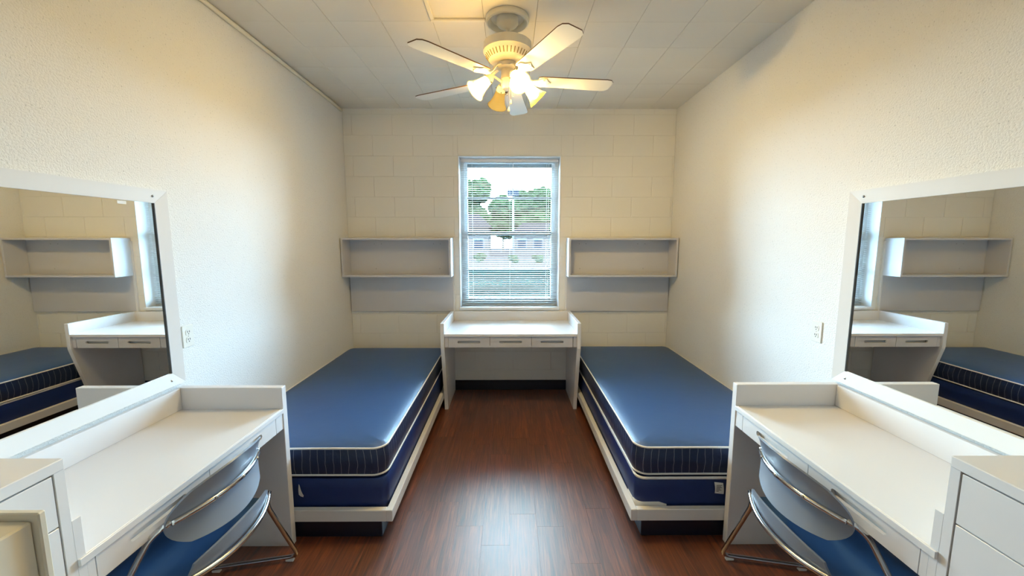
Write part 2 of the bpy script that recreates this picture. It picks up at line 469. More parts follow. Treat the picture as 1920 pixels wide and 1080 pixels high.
# window: jambs, frame, sashes, panes
win = struct('window_1', box(WX0, WX0+0.008, YB-0.002, YB+0.16, WZ0, WZ1), 'vinyl')
struct('jamb', box(WX1-0.008, WX1, YB-0.002, YB+0.16, WZ0, WZ1), 'vinyl', win)
struct('head', box(WX0+0.008, WX1-0.008, YB-0.002, YB+0.16, WZ1-0.008, WZ1), 'vinyl', win)
struct('sill', box(WX0-0.004, WX1+0.004, YB-0.022, YB+0.16, WZ0-0.022, WZ0+0.006, bev=0.004), 'vinyl', win)
FY0, FY1 = YB+0.155, YB+0.215
fw = 0.045
b = NB()
bx(b, WX0+0.008, WX0+fw, FY0, FY1, WZ0, WZ1); bx(b, WX1-fw, WX1-0.008, FY0, FY1, WZ0, WZ1)
bx(b, WX0+fw, WX1-fw, FY0, FY1, WZ1-fw, WZ1); bx(b, WX0+fw, WX1-fw, FY0, FY1, WZ0, WZ0+fw)
struct('frame', b, 'vinyl', win)
gx0, gx1 = WX0+fw, WX1-fw
zm = [WZ0+fw, 1.315, 1.705, 2.085, WZ1-fw]
sashes = []
for i, (za, zb, yo) in enumerate(((zm[0], zm[2]+0.02, FY0+0.004), (zm[2]-0.02, zm[4], FY0+0.032))):
    b = NB(); s = 0.032
    bx(b, gx0, gx0+s, yo, yo+0.022, za, zb); bx(b, gx1-s, gx1, yo, yo+0.022, za, zb)
    so = struct('sash', b, 'vinyl', win)
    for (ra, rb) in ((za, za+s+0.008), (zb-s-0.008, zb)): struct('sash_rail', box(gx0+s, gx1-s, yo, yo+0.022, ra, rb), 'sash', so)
    zc_ = zm[1] if i == 0 else zm[3]
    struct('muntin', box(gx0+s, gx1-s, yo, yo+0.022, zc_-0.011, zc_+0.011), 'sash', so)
    for (p0, p1) in ((za+s+0.008, zc_-0.011), (zc_+0.011, zb-s-0.008)):
        struct('pane', box(gx0+s, gx1-s, yo+0.009, yo+0.013, p0, p1), 'glass', so)

# ------------------------------------------------------------------ window blind
BY = YB + 0.118
bx0, bx1 = WX0+0.014, WX1-0.014
blind = empty('window_blind', ((bx0+bx1)/2, BY, WZ1-0.01), 'white horizontal slat blind lowered over the window, slats tilted open', 'blind')
obj('headrail', box(bx0, bx1, BY-0.014, BY+0.014, WZ1-0.045, WZ1-0.012, bev=0.002), 'vinyl', blind)
b = NB(); sw = 0.0125; tilt = math.radians(5)
pts = []
for k in range(5):
    t = -1 + k / 2
    cy, cz = t * sw, 0.0016 * (1 - t * t)
    pts.append((cy * math.cos(tilt) - cz * math.sin(tilt), cy * math.sin(tilt) + cz * math.cos(tilt)))
poly = pts + [(p[0], p[1] - 0.0007) for p in pts[::-1]]
prism(b, poly, 'x', bx0 + 0.004, bx1 - 0.004)
bmesh.ops.translate(b, verts=b.verts, vec=-Vector(((bx0+bx1)/2, 0, 0)))
bmesh.ops.recalc_face_normals(b, faces=b.faces)
sme = bpy.data.meshes.new('slat'); b.to_mesh(sme); b.free(); sme.materials.append(M['blind'])
pitch = 0.0228
zt, zb_ = WZ1 - 0.062, WZ0 + 0.038
ns = int((zt - zb_) / pitch)
for k in range(ns + 1):
    o = bpy.data.objects.new('slat', sme); COL.objects.link(o); o.parent = blind
    o.location = Vector(((bx0+bx1)/2, BY, zt - k * pitch)) - ORIGIN[blind]
    o.rotation_euler = (random.uniform(-0.03, 0.03), 0, 0)
obj('bottom_rail', box(bx0+0.002, bx1-0.002, BY-0.012, BY+0.012, WZ0+0.012, WZ0+0.026, bev=0.002), 'blind', blind)
for xx in (bx0+0.12, 0.0, bx1-0.12):
    b = NB()
    for yy in (BY-0.0135, BY+0.0135): tube(b, [(xx, yy, WZ1-0.045), (xx, yy, WZ0+0.02)], 0.0008, 5)
    obj('ladder_cord', b, 'cord', blind)
obj('tilt_wand', tube(NB(), [(0.035, BY-0.022, WZ1-0.05), (0.033, BY-0.024, WZ1-0.38)], 0.004, 6), 'cord', blind)
obj('pull_cord', tube(NB(), [(bx1-0.10, BY-0.02, WZ1-0.05), (bx1-0.105, BY-0.02, WZ0+0.05)], 0.0022, 6), 'cord', blind)

# ------------------------------------------------------------------ beds
def make_bed(s):
    side = 'left' if s < 0 else 'right'
    X_in = 0.640 if s < 0 else 0.660      # aisle side of the rail
    wallx = HW - 0.012
    f = empty('bed_frame', (s * 1.17, 3.07, 0), 'white painted bed rail on a black plinth, %s of the aisle' % side, 'bed frame', 'bed frames')
    obj('side_rail', box(s*X_in, s*(X_in+0.034), 1.988, 4.15, 0.105, 0.172, bev=0.003), 'white_edge', f)
    obj('foot_rail', box(s*(X_in+0.034), s*(HW-0.01), 1.988, 2.022, 0.105, 0.172, bev=0.003), 'white_edge', f)
    obj('deck', box(s*(X_in+0.034), s*(HW-0.01), 2.022, 4.15, 0.105, 0.135), 'white_edge', f)
    xk = X_in + 0.065
    b = NB(); prism(b, [(s*xk, 2.008), (s*(HW-0.01), 2.008), (s*(HW-0.01), 4.14), (s*xk, 4.14)], 'z', 0.0, 0.105, bev=0.004)
    obj('plinth', b, 'base', f)
    # box spring
    hx = (wallx - (X_in + 0.040)) / 2; cx = s * (X_in + 0.040 + hx)
    y0, y1 = 2.035, 4.10
    hy = (y1 - y0) / 2; cy = (y0 + y1) / 2
    bs = empty('box_spring', (cx, cy, 0.135), 'dark navy box spring under the %s mattress' % side, 'box spring', 'box springs')
    b = NB()
    rings = []
    for (zz, d) in ((0.137, 0.006), (0.150, 0.0), (0.20, -0.004), (0.26, -0.003), (0.315, 0.0), (0.325, 0.006)):
        rings.append([b.verts.new((x, y, zz)) for (x, y) in rrect(hx - d, hy - d, 0.045, 6, cx, cy, 10)])
    for A, B in zip(rings, rings[1:]):
        for i in range(len(A)): b.faces.new((A[i], A[(i+1) % len(A)], B[(i+1) % len(A)], B[i]))
    b.faces.new(rings[0][::-1]); b.faces.new(rings[-1])
    obj('cover', b, 'navy_box', bs, smooth='auto')
    b = NB(); tube(b, [(x, y, 0.3235) for (x, y) in rrect(hx - 0.003, hy - 0.003, 0.045, 6, cx, cy, 6)], 0.005 if s < 0 else 0.0075, 8, closed=True)
    if s > 0: obj('top_piping', b, 'piping', bs, smooth=True)
    else: b.free()
    if s > 0:
        # plastic corner guard with scalloped top edge, wrapped round the near aisle corner
        out = rrect(hx + 0.003, hy + 0.003, 0.045, 6, cx, cy, 0)
        q = [p for p in out]
        ring = [(cx - hx - 0.003, cy - hy + 0.14)] + q[21:28] + [(cx - hx + 0.10, cy - hy - 0.003), (cx - hx + 0.17, cy - hy - 0.003)]
        hts = [0.010, 0.018] + [0.048] * 3 + [0.046] * 3 + [0.035, 0.010]
        b = NB(); A = [b.verts.new((x, y, 0.137)) for (x, y) in ring]; B = [b.verts.new((x, y, 0.140 + h + 0.022)) for (x, y), h in zip(ring, hts)]
        C = [b.verts.new((x*0.998 + cx*0.002, y*0.998 + cy*0.002, v.co.z)) for (x, y), v in zip(ring, B)]
        for i in range(len(ring) - 1):
            b.faces.new((A[i], A[i+1], B[i+1], B[i])); b.faces.new((B[i], B[i+1], C[i+1], C[i]))
        obj('corner_guard', b, 'piping', bs, smooth=True)
        tx, w, h, zt_ = 1.150, 0.048, 0.065, 0.305
    else:
        tx, w, h, zt_ = -1.150, 0.030, 0.070, 0.300
    b = NB()
    yb = y0 - 0.006
    n = 6; L = []
    for k in range(n + 1):
        t = k / n
        cur = 0.006 * math.sin(t * 3.0)
        ww = w * (1 if s > 0 else (0.15 + 0.85 * t) if t < 0.8 else 1.0 - (t - 0.8) * 2.5)
        xo = (0.006 * t if s > 0 else 0.012 * (t - 0.5))
        L.append([(tx - ww/2 + xo, yb - cur - 0.002, zt_ - h * t), (tx + ww/2 + xo, yb - cur - 0.004, zt_ - h * t - 0.004)])
    V = [[b.verts.new(p) for p in r] for r in L]; V2 = [[b.verts.new((p[0], p[1] + 0.0012, p[2])) for p in r] for r in L]
    for k in range(n):
        b.faces.new((V[k][0], V[k][1], V[k+1][1], V[k+1][0])); b.faces.new((V2[k][0], V2[k+1][0], V2[k+1][1], V2[k][1]))
        for e in (0, 1): b.faces.new((V[k][e], V[k+1][e], V2[k+1][e], V2[k][e]))
    b.faces.new((V[0][0], V[0][1], V2[0][1], V2[0][0])); b.faces.new((V[n][0], V[n][1], V2[n][1], V2[n][0]))
    o = obj('care_tag', b, 'tag', bs)
    o['label'] = 'printed white care tag' if s > 0 else 'torn white care tag'
    if s > 0:
        b = NB()
        for k in range(6):
            zz = zt_ - 0.014 - k * 0.007
            ln = (0.030, 0.026, 0.031, 0.020, 0.028, 0.014)[k]
            bx(b, tx - 0.015, tx - 0.015 + ln, yb - 0.0105, yb - 0.0098, zz - 0.0011, zz + 0.0011)
        obj('tag_print', b, 'dark', o)
    # mattress
    xi = 0.690 if s < 0 else 0.700
    y0, y1 = (2.048, 4.09) if s < 0 else (2.050, 4.14)
    hx = (wallx - xi) / 2; cx = s * (xi + hx); hy = (y1 - y0) / 2; cy = (y0 + y1) / 2
    m = empty('mattress', (cx, cy, 0.33), 'navy blue mattress with white piping and pinstriped border, %s of the aisle' % side, 'mattress', 'navy mattresses')
    R = 0.075; N = 8; NS = 24
    z0, z1 = 0.340, 0.492
    rnd = random.Random(3 if s < 0 else 11)
    # striped border with arc-length UVs
    b = NB(); uvl = b.loops.layers.uv.new('arc')
    levels = [0, .2, .4, .6, .8, 1]
    outl = [rrect(hx + 0.010 * math.sin(PI * t), hy + 0.010 * math.sin(PI * t), R, N, cx, cy, NS) for t in levels]
    base = outl[0]; nn = len(base); arc = [0]
    for i in range(nn): arc.append(arc[-1] + math.dist(base[i], base[(i+1) % nn]))
    rings = [[b.verts.new((x, y, z0 + (z1 - z0) * t)) for (x, y) in o_] for o_, t in zip(outl, levels)]
    for li in range(len(levels) - 1):
        A, B = rings[li], rings[li+1]
        for i in range(nn):
            fc = b.faces.new((A[i], A[(i+1) % nn], B[(i+1) % nn], B[i]))
            for lp, (u_, v_) in zip(fc.loops, ((arc[i], levels[li]), (arc[i+1], levels[li]), (arc[i+1], levels[li+1]), (arc[i], levels[li+1]))):
                lp[uvl].uv = (u_, v_ * 0.15)
    obj('border', b, 'stripe', m, smooth=True)
    # top panel: crowned, with shallow puckers along the seam
    def wr(x, y, d):
        return 0.004 * math.exp(-d / 0.05) * math.sin(31 * (x + 1.7 * y) + 3 * math.sin(9 * y)) * (0.5 + 0.5 * math.sin(5.0 * y + 2 * x + s))
    b = NB(); rings = []
    for d in (0.0, 0.012, 0.03, 0.055, 0.085, 0.12, 0.17, 0.24, 0.32, 0.40, hx - 0.02):
        rr = max(R - d, 0.012)
        zz = z1 + 0.003 + 0.022 * (1 - math.exp(-d / 0.045)) + 0.006 * (d / hx)
        rings.append([b.verts.new((x, y, zz + (wr(x, y, d) if d > 0 else 0))) for (x, y) in rrect(hx - d, hy - d, rr, N, cx, cy, NS)])
    for A, B in zip(rings, rings[1:]):
        for i in range(nn): b.faces.new((A[i], A[(i+1) % nn], B[(i+1) % nn], B[i]))
    b.faces.new(rings[-1])
    obj('top_panel', b, 'navy', m, smooth=True)
    b = NB(); b.faces.new([b.verts.new((x, y, z0)) for (x, y) in base][::-1])
    obj('bottom_panel', b, 'navy', m)
    for zz in (z0, z1 + 0.002):
        pts = [(x, y, zz + 0.0025 * math.sin(3.1 * x + 2.3 * y)) for (x, y) in rrect(hx + 0.003, hy + 0.003, R, N, cx, cy, NS)]
        obj('piping', tube(NB(), pts, 0.0055, 8, closed=True), 'piping', m, smooth=True)
make_bed(-1); make_bed(1)

# ------------------------------------------------------------------ drawer front with a routed finger slot
def slot_front(bm, u0, u1, z0, z1, su0, su1, sz0, sz1, put, th):
    """rectangular plate with a stadium-shaped hole; put(u, w, z) maps to the world, w = 0 front, th = back"""
    r = (sz1 - sz0) / 2; zc = (sz0 + sz1) / 2
    outer = [(u0, z0), (u1, z0), (u1, z1), (u0, z1)]
    hole = []
    for k in range(9): a = -PI/2 + PI * k / 8; hole.append((su1 - r + r * math.cos(a), zc + r * math.sin(a)))
    for k in range(9): a = PI/2 + PI * k / 8; hole.append((su0 + r + r * math.cos(a), zc + r * math.sin(a)))
    def loop(pts, w): return [bm.verts.new(put(u, w, z)) for (u, z) in pts]
    for w in (0.0, th):
        o_, h_ = loop(outer, w), loop(hole, w)
        es = []
        for L in (o_, h_):
            for i in range(len(L)): es.append(bm.edges.new((L[i], L[(i+1) % len(L)])))
        bmesh.ops.triangle_fill(bm, use_beauty=True, edges=es)
        if w == 0: of, hf = o_, h_
    for A, B in ((of, o_), (hf, h_)):
        for i in range(len(A)):
            bm.faces.new((A[i], A[(i+1) % len(A)], B[(i+1) % len(A)], B[i]))
    return bm

# ------------------------------------------------------------------ desk under the window
cdx = 0.008
cd = empty('window_desk', (cdx, 3.85, 0), 'white desk with three slotted drawers under the window between the beds', 'desk')
prof = [(4.18, 0.0), (3.668, 0.0), (3.660, 0.10), (3.515, 0.645), (3.515, 0.882), (4.18, 0.882)]
for (xa, xb) in ((cdx-0.640, cdx-0.606), (cdx+0.606, cdx+0.640)):
    b = NB(); prism(b, prof, 'x', xa, xb, bev=0.0025); obj('side_panel', b, 'white', cd)
obj('desktop', box(cdx-0.606, cdx+0.606, 3.520, 4.18, 0.758, 0.782, bev=0.002), 'white', cd)
obj('backsplash', box(cdx-0.606, cdx+0.606, 4.155, 4.18, 0.782, 0.880, bev=0.002), 'white_edge', cd)
obj('drawer_case', box(cdx-0.606, cdx+0.606, 3.567, 4.06, 0.662, 0.757), 'case', cd)
for (xa, xb) in ((cdx-0.606, cdx-0.572), (cdx+0.572, cdx+0.606)):
    obj('filler_strip', box(xa+0.001, xb-0.001, 3.532, 3.557, 0.655, 0.757, bev=0.001), 'shelf', cd)
for k in range(3):
    xa = cdx - 0.571 + k * 0.3808; xb = xa + 0.3768
    b = NB(); xm = (xa + xb) / 2
    slot_front(b, xa, xb, 0.655, 0.755, xm-0.105, xm+0.105, 0.694, 0.718, lambda u, w, z: (u, 3.532 + w, z), 0.014)
    d = obj('drawer', b, 'shelf', cd, fix=True)
    obj('handle_slot', box(xm-0.11, xm+0.11, 3.558, 3.566, 0.684, 0.728), 'slot', d)

# ------------------------------------------------------------------ side desks, chests, mirrors
def make_side(s, dz):
    side = 'left' if s < 0 else 'right'
    FX = 1.168
    def X(x): return s * x
    d = empty('side_desk', (X(1.43), 1.47, 0), 'white wall desk with two slotted drawers against the %s wall' % side, 'desk', 'side desks')
    zt = 0.770 + dz
    obj('end_panel', box(X(FX-0.004), X(HW-0.004), 1.942, 1.980, 0, zt+0.112, bev=0.002), 'white', d)
    b = box(X(FX), X(HW-0.004), 0.977, 0.999, 0, zt+0.112, bev=0.0004)
    bx(b, X(FX), X(FX+0.027), 0.9991, 1.019, zt-0.106, zt-0.0225)
    obj('end_panel', b, 'white', d)
    b = NB(); bx(b, X(FX), X(HW-0.004), 0.999, 1.941, zt-0.022, zt, bev=0.0015)
    obj('desktop', b, 'white', d)
    obj('nosing', box(X(FX-0.008), X(FX-0.0005), 0.977, 1.941, zt-0.022, zt, bev=0.0012), 'white', d)
    obj('backsplash', box(X(HW-0.024), X(HW-0.004), 0.999, 1.941, zt, zt+0.110, bev=0.0015), 'white', d)
    obj('drawer_case', box(X(FX+0.028), X(HW-0.05), 1.0, 1.941, zt-0.100, zt-0.023), 'case', d)
    for (ya, yb) in ((1.883, 1.9415),):
        obj('filler_strip', box(X(FX), X(FX+0.027), ya, yb, zt-0.106, zt-0.0225, bev=0.0003), 'white', d)
    for (ya, yb, sa, sb) in ((1.022, 1.4435, 1.120, 1.334), (1.4475, 1.880, 1.558, 1.771)):
        b = NB()
        slot_front(b, ya, yb, zt-0.106, zt-0.0255, sa, sb, zt-0.071, zt-0.047, lambda u, w, z: (X(FX + w), u, z), 0.014)
        dr = obj('drawer', b, 'white', d)
        obj('handle_slot', box(X(FX+0.0175), X(FX+0.0275), sa-0.005, sb+0.005, zt-0.080, zt-0.038), 'white_edge', dr)
    # chest of drawers
    c = empty('drawer_chest', (X(1.43), 0.61, 0), 'white chest of drawers at the %s edge, beside the desk' % side, 'chest', 'drawer chests')
    zc = 1.062
    b = NB()
    bx(b, X(FX+0.02), X(HW-0.004), 0.25, 0.953, 0.06, zc-0.032)
    obj('body', b, 'gap', c)
    for (ya, yb) in ((0.225, 0.25), (0.953, 0.9768)):
        obj('side_panel', box(X(FX), X(HW-0.004), ya, yb, 0, zc-0.0305, bev=0.0004), 'white', c)
    obj('top', box(X(FX-0.003), X(HW-0.004), 0.222, 0.9765, zc-0.030, zc, bev=0.002), 'white', c)
    zs = [0.07, 0.28, 0.49, 0.69, 0.887, zc-0.034]
    for za, zb in zip(zs, zs[1:]):
        obj('drawer', box(X(FX+0.001), X(FX+0.0195), 0.2535, 0.9495, za+0.002, zb-0.0015, bev=0.0012), 'white', c)
    obj('toe_kick', box(X(FX+0.06), X(FX+0.075), 0.25, 0.953, 0, 0.0595), 'base', c)
    # mirror
    y0, y1, z0, z1 = 1.005, 1.972, 0.908 + (0.006 if s > 0 else 0), 1.864
    w, t = 0.062, 0.030
    m = empty('wall_mirror', (X(HW-0.015), (y0+y1)/2, z0), 'large square mirror in a mitred white frame on the %s wall' % side, 'mirror', 'wall mirrors')
    def stile(pts, nm):
        b = NB()
        # face slopes gently from the outer edge in to the glass
        A = [b.verts.new((X(HW-0.002), p[0], p[1])) for p in pts]
        B = [b.verts.new((X(HW - (t if i in (0, 1) else t-0.010)), p[0], p[1])) for i, p in enumerate(pts)]
        b.faces.new(A); b.faces.new(B[::-1])
        for i in range(4): b.faces.new((A[i], B[i], B[(i+1) % 4], A[(i+1) % 4]))
        obj(nm, b, 'white_edge', m)
    g = 0.0004
    stile([(y0, z1), (y1, z1), (y1-w, z1-w+g), (y0+w, z1-w+g)], 'frame_rail')
    stile([(y0, z0), (y1, z0), (y1-w, z0+w-g), (y0+w, z0+w-g)], 'frame_rail')
    stile([(y1, z0+g), (y1, z1-g), (y1-w, z1-w-g), (y1-w, z0+w+g)], 'frame_stile')
    stile([(y0, z0+g), (y0, z1-g), (y0+w, z1-w-g), (y0+w, z0+w+g)], 'frame_stile')
    obj('glass', box(X(HW-0.014), X(HW-0.010), y0+w-0.004, y1-w+0.004, z0+w-0.004, z1-w+0.004), 'mirror', m)
    obj('reflection_strip', box(X(HW-0.0205), X(HW-0.0142), y1-w-0.0040, y1-w-0.0005, z0+w, z1-w), 'edge_reflection', m)  # added dark strip that paints the reflection in the glass edge
    for (yy, zz) in ((y1-0.075, z1-0.030), (y1-0.075, z0+0.028), (y0+0.075, z1-0.030), (y0+0.075, z0+0.028)):
        b = NB(); lathe(b, [(0.0, 0.003), (0.004, 0.0025), (0.0062, 0.0)], (X(HW-t+0.004), yy, zz), (-s, 0, 0), 12)
        obj('screw', b, 'steel', m, smooth=True)
    if s < 0:
        obj('sticker', box(X(HW-0.0142), X(HW-0.0148), 1.735, 1.775, 1.785, 1.798), 'tag', m)
    # power outlet
    yc, zo = (2.045, 1.127) if s < 0 else (2.130, 1.127)
    o = empty('power_outlet', (X(HW), yc, zo-0.057), 'ivory duplex power outlet on the %s wall beside the mirror' % side, 'outlet', 'power outlets')
    b = NB(); bx(b, X(HW-0.006), X(HW-0.0005), yc-0.036, yc+0.036, zo-0.058, zo+0.058, bev=0.002); obj('cover_plate', b, 'outlet', o)
    for zz in (zo-0.020, zo+0.020):
        b = NB(); prism(b, rrect(0.0165, 0.0145, 0.008, 5, yc, zz), 'x', X(HW-0.0058), X(HW-0.0078))
        rc = obj('receptacle', b, 'outlet', o)
        b = NB()
        for yy in (-0.006, 0.006): bx(b, X(HW-0.0076), X(HW-0.0084), yc+yy-0.0016, yc+yy+0.0016, zz-0.001, zz+0.009)
        bx(b, X(HW-0.0076), X(HW-0.0084), yc-0.0025, yc+0.0025, zz-0.010, zz-0.005)
        obj('prong_hole', b, 'dark', rc)
    b = NB(); lathe(b, [(0, 0.002), (0.003, 0.0)], (X(HW-0.006), yc, zo), (-s, 0, 0), 8); obj('screw', b, 'steel', o)
make_side(-1, 0.0); make_side(1, 0.012)

# ------------------------------------------------------------------ wall shelves
def make_shelf(s):
    side = 'left' if s < 0 else 'right'
    def X(x): return s * x
    xo, xi = HW - 0.008, 0.592
    z0, z1 = 1.262, 1.655; y0, yb = 3.972, YB - 0.022
    t = 0.020
    u = empty('wall_shelf', (X((xo+xi)/2), YB, 0.877), 'grey white open box shelf with tackboard panel below, %s of the window' % side, 'shelf', 'wall shelves')
    obj('back_panel', box(X(xo), X(xi+0.012), yb, YB-0.0005, 0.877, z1-0.001, bev=0.002), 'shelf', u)
    obj('edge_strip', box(X(xi+0.0115), X(xi-0.004), yb-0.002, YB-0.0005, 0.877, z1-0.03, bev=0.001), 'white_edge', u)
    obj('top_board', box(X(xo), X(xi), y0, yb-0.0005, z1-t, z1, bev=0.001), 'shelf', u)
    obj('bottom_board', box(X(xo), X(xi), y0, yb-0.0005, z0, z0+t, bev=0.001), 'shelf', u)
    for xa in (xo, xi+t):
        obj('side_board', box(X(xa), X(xa-t), y0, yb-0.0005, z0+t, z1-t, bev=0.0008), 'shelf', u)
    for (xx, zz) in ((1.42, 1.595), (1.345, 1.595), (0.80, 1.595), (0.73, 1.595), (1.41, 1.335), (0.74, 1.335)):
        b = NB(); lathe(b, [(0, 0.0015), (0.006, 0.0)], (X(xx), yb, zz), (0, -1, 0), 10); obj('screw', b, 'steel', u)
make_shelf(-1); make_shelf(1)

# ------------------------------------------------------------------ stacking chairs
def make_chair(s, cy, ox):
    side = 'left' if s < 0 else 'right'
    c = empty('stacking_chair', (s*1.25, cy, 0), 'slate grey shell chair on chrome sled frame pushed under the %s desk' % side, 'chair', 'stacking chairs')
    def P(x, y, z): return (s * (x + ox), cy + y, z)
    hb = 0.238
    def back(u, v):
        x = 1.068 + 0.058 * u * u - 0.040 * v * v - 0.012 * v
        return P(x, u * hb, 0.706 + 0.120 * v - 0.012 * u * u)
    obj('backrest', shell(NB(), back, 24, 14, 0.007, 0.8), 'plastic', c, smooth='auto')
    def seat(u, v):
        # v=-1 rear lip, v=1 front edge; u across
        t = (v + 1) / 2
        pr_ = [(0.0, 1.034, 0.562), (0.10, 1.037, 0.510), (0.17, 1.050, 0.474), (0.24, 1.090, 0.456), (0.35, 1.16, 0.446), (0.6, 1.28, 0.440), (0.85, 1.42, 0.448), (1.0, 1.50, 0.425)]
        for (a, b_) in zip(pr_, pr_[1:]):
            if t <= b_[0] or b_ is pr_[-1]:
                q = (t - a[0]) / (b_[0] - a[0]); q2 = q
                x = a[1] + (b_[1] - a[1]) * q2; z = a[2] + (b_[2] - a[2]) * q2; break
        x += 0.060 * u * u * max(0, 1 - t * 1.6)
        z += 0.030 * abs(u) ** 3 * (1 - 0.4 * t)
        return P(x, u * 0.240, z)
    obj('seat', shell(NB(), seat, 20, 28, 0.009, 0.6, 'B' if s > 0 else 'T'), ['plastic', 'seat'], c, smooth='auto')
    # chrome frame: one tube per side from the back down to the front, runner, and up the rear leg
    zr = 0.022
    for e, nm in ((1, 'side_frame'), (-1, 'side_frame')):
        path = [P(1.112, e*0.222, 0.712), P(1.165, e*0.243, 0.670), P(1.30, e*0.256, 0.43), P(1.505, e*0.345, zr), P(1.085, e*0.430, zr), P(1.115, e*0.262, 0.415), P(1.090, e*0.238, 0.498)]
        obj(nm, tube(NB(), fillet(path, 0.045, 6), 0.0105, 12), 'chrome', c, smooth=True)
    arc = [P(1.052 + 0.060 * (k/12) ** 2, 0.224 * k / 12, 0.708 - 0.004 * (k/12)**2) for k in range(-12, 13)]
    br = obj('back_rail', tube(NB(), arc, 0.0105, 12), 'chrome', c, smooth=True)
    for yy in (-0.10, 0.03, 0.16):
        k = yy / 0.224
        b = NB(); lathe(b, [(0, 0.004), (0.005, 0.003), (0.007, 0)], P(1.041 + 0.06*k*k, yy, 0.709), (-s, 0, 0), 10); obj('bolt', b, 'steel', br)
    arc = [P(1.026 + 0.062 * (k/12) ** 2, 0.240 * k / 12, 0.482 + 0.016 * abs(k/12) ** 3) for k in range(-12, 13)]
    obj('seat_rail', tube(NB(), arc, 0.0105, 12), 'chrome', c, smooth=True)
    for e in (1, -1):
        for (xx, yy) in ((1.125, 0.422), (1.45, 0.356)):
            b = NB(); x_, y_, _ = P(xx, e*yy, 0); bx(b, x_-0.020, x_+0.020, y_-0.010, y_+0.010, 0.0, 0.0135, bev=0.003); obj('glide', b, 'tag', c)
make_chair(1, 1.42, 0.0); make_chair(-1, 1.425, 0.0)

# ------------------------------------------------------------------ slim cream cabinet at the left edge
cc = empty('slim_cabinet', (-1.085, 0.57, 0), 'slim cream painted cabinet with raised end board at bottom left corner', 'cabinet')
obj('body', box(-1.160, -1.022, 0.35, 0.785, 0, 1.030, bev=0.004), 'cream', cc)
obj('end_board', box(-1.163, -1.008, 0.785, 0.800, 0, 1.046, bev=0.003), 'cream', cc)

# ------------------------------------------------------------------ ceiling fan
FXc, FYc = -0.014, 2.547
fan = empty('ceiling_fan', (FXc, FYc, H), 'cream five blade ceiling fan with four bell glass lights', 'ceiling fan')
def L(prof, z=0, **k): return lathe(NB(), prof, (FXc, FYc, z), (0, 0, 1), 40, **k)
obj('ceiling_ring', L([(0.085, H-0.001), (0.128, H-0.001), (0.132, H-0.012), (0.128, H-0.030), (0.118, H-0.034), (0.106, H-0.026), (0.100, H-0.006), (0.085, H-0.001)]), 'fan', fan, smooth='auto')
obj('canopy', L([(0.0, H-0.001), (0.060, H-0.001), (0.065, H-0.005), (0.065, H-0.034), (0.058, H-0.044), (0.030, H-0.062), (0.018, H-0.066), (0.0, H-0.066)]), 'fan', fan, smooth='auto')
obj('downrod', L([(0.0, H-0.06), (0.0115, H-0.06), (0.0115, 2.815), (0, 2.815)]), 'fan', fan, smooth='auto')
mh = obj('motor_housing', L([(0, 2.826), (0.06, 2.826), (0.125, 2.818), (0.146, 2.806), (0.147, 2.760), (0.140, 2.752), (0.136, 2.744), (0.112, 2.712), (0.078, 2.696), (0.0, 2.692)]), 'fan', fan, smooth='auto')
for k in range(36):
    a = 2 * PI * k / 36
    p0 = Vector((FXc + 0.1335*math.cos(a), FYc + 0.1335*math.sin(a), 2.7405)); p1 = Vector((FXc + 0.1145*math.cos(a), FYc + 0.1145*math.sin(a), 2.7150))
    obj('vent_slot', tube(NB(), [p0, p1], 0.0028, 6), 'vent', mh)
obj('flywheel', L([(0, 2.692), (0.062, 2.692), (0.064, 2.668), (0.05, 2.660), (0, 2.660)]), 'fan', fan, smooth='auto')
obj('switch_housing', L([(0, 2.662), (0.037, 2.662), (0.039, 2.655), (0.039, 2.612), (0.042, 2.608), (0.042, 2.602), (0.037, 2.598), (0.036, 2.560), (0.030, 2.548), (0.0, 2.543)]), 'fan', fan, smooth='auto')
TIP_R, ZB, TLT = 0.672, 2.603, 0.017
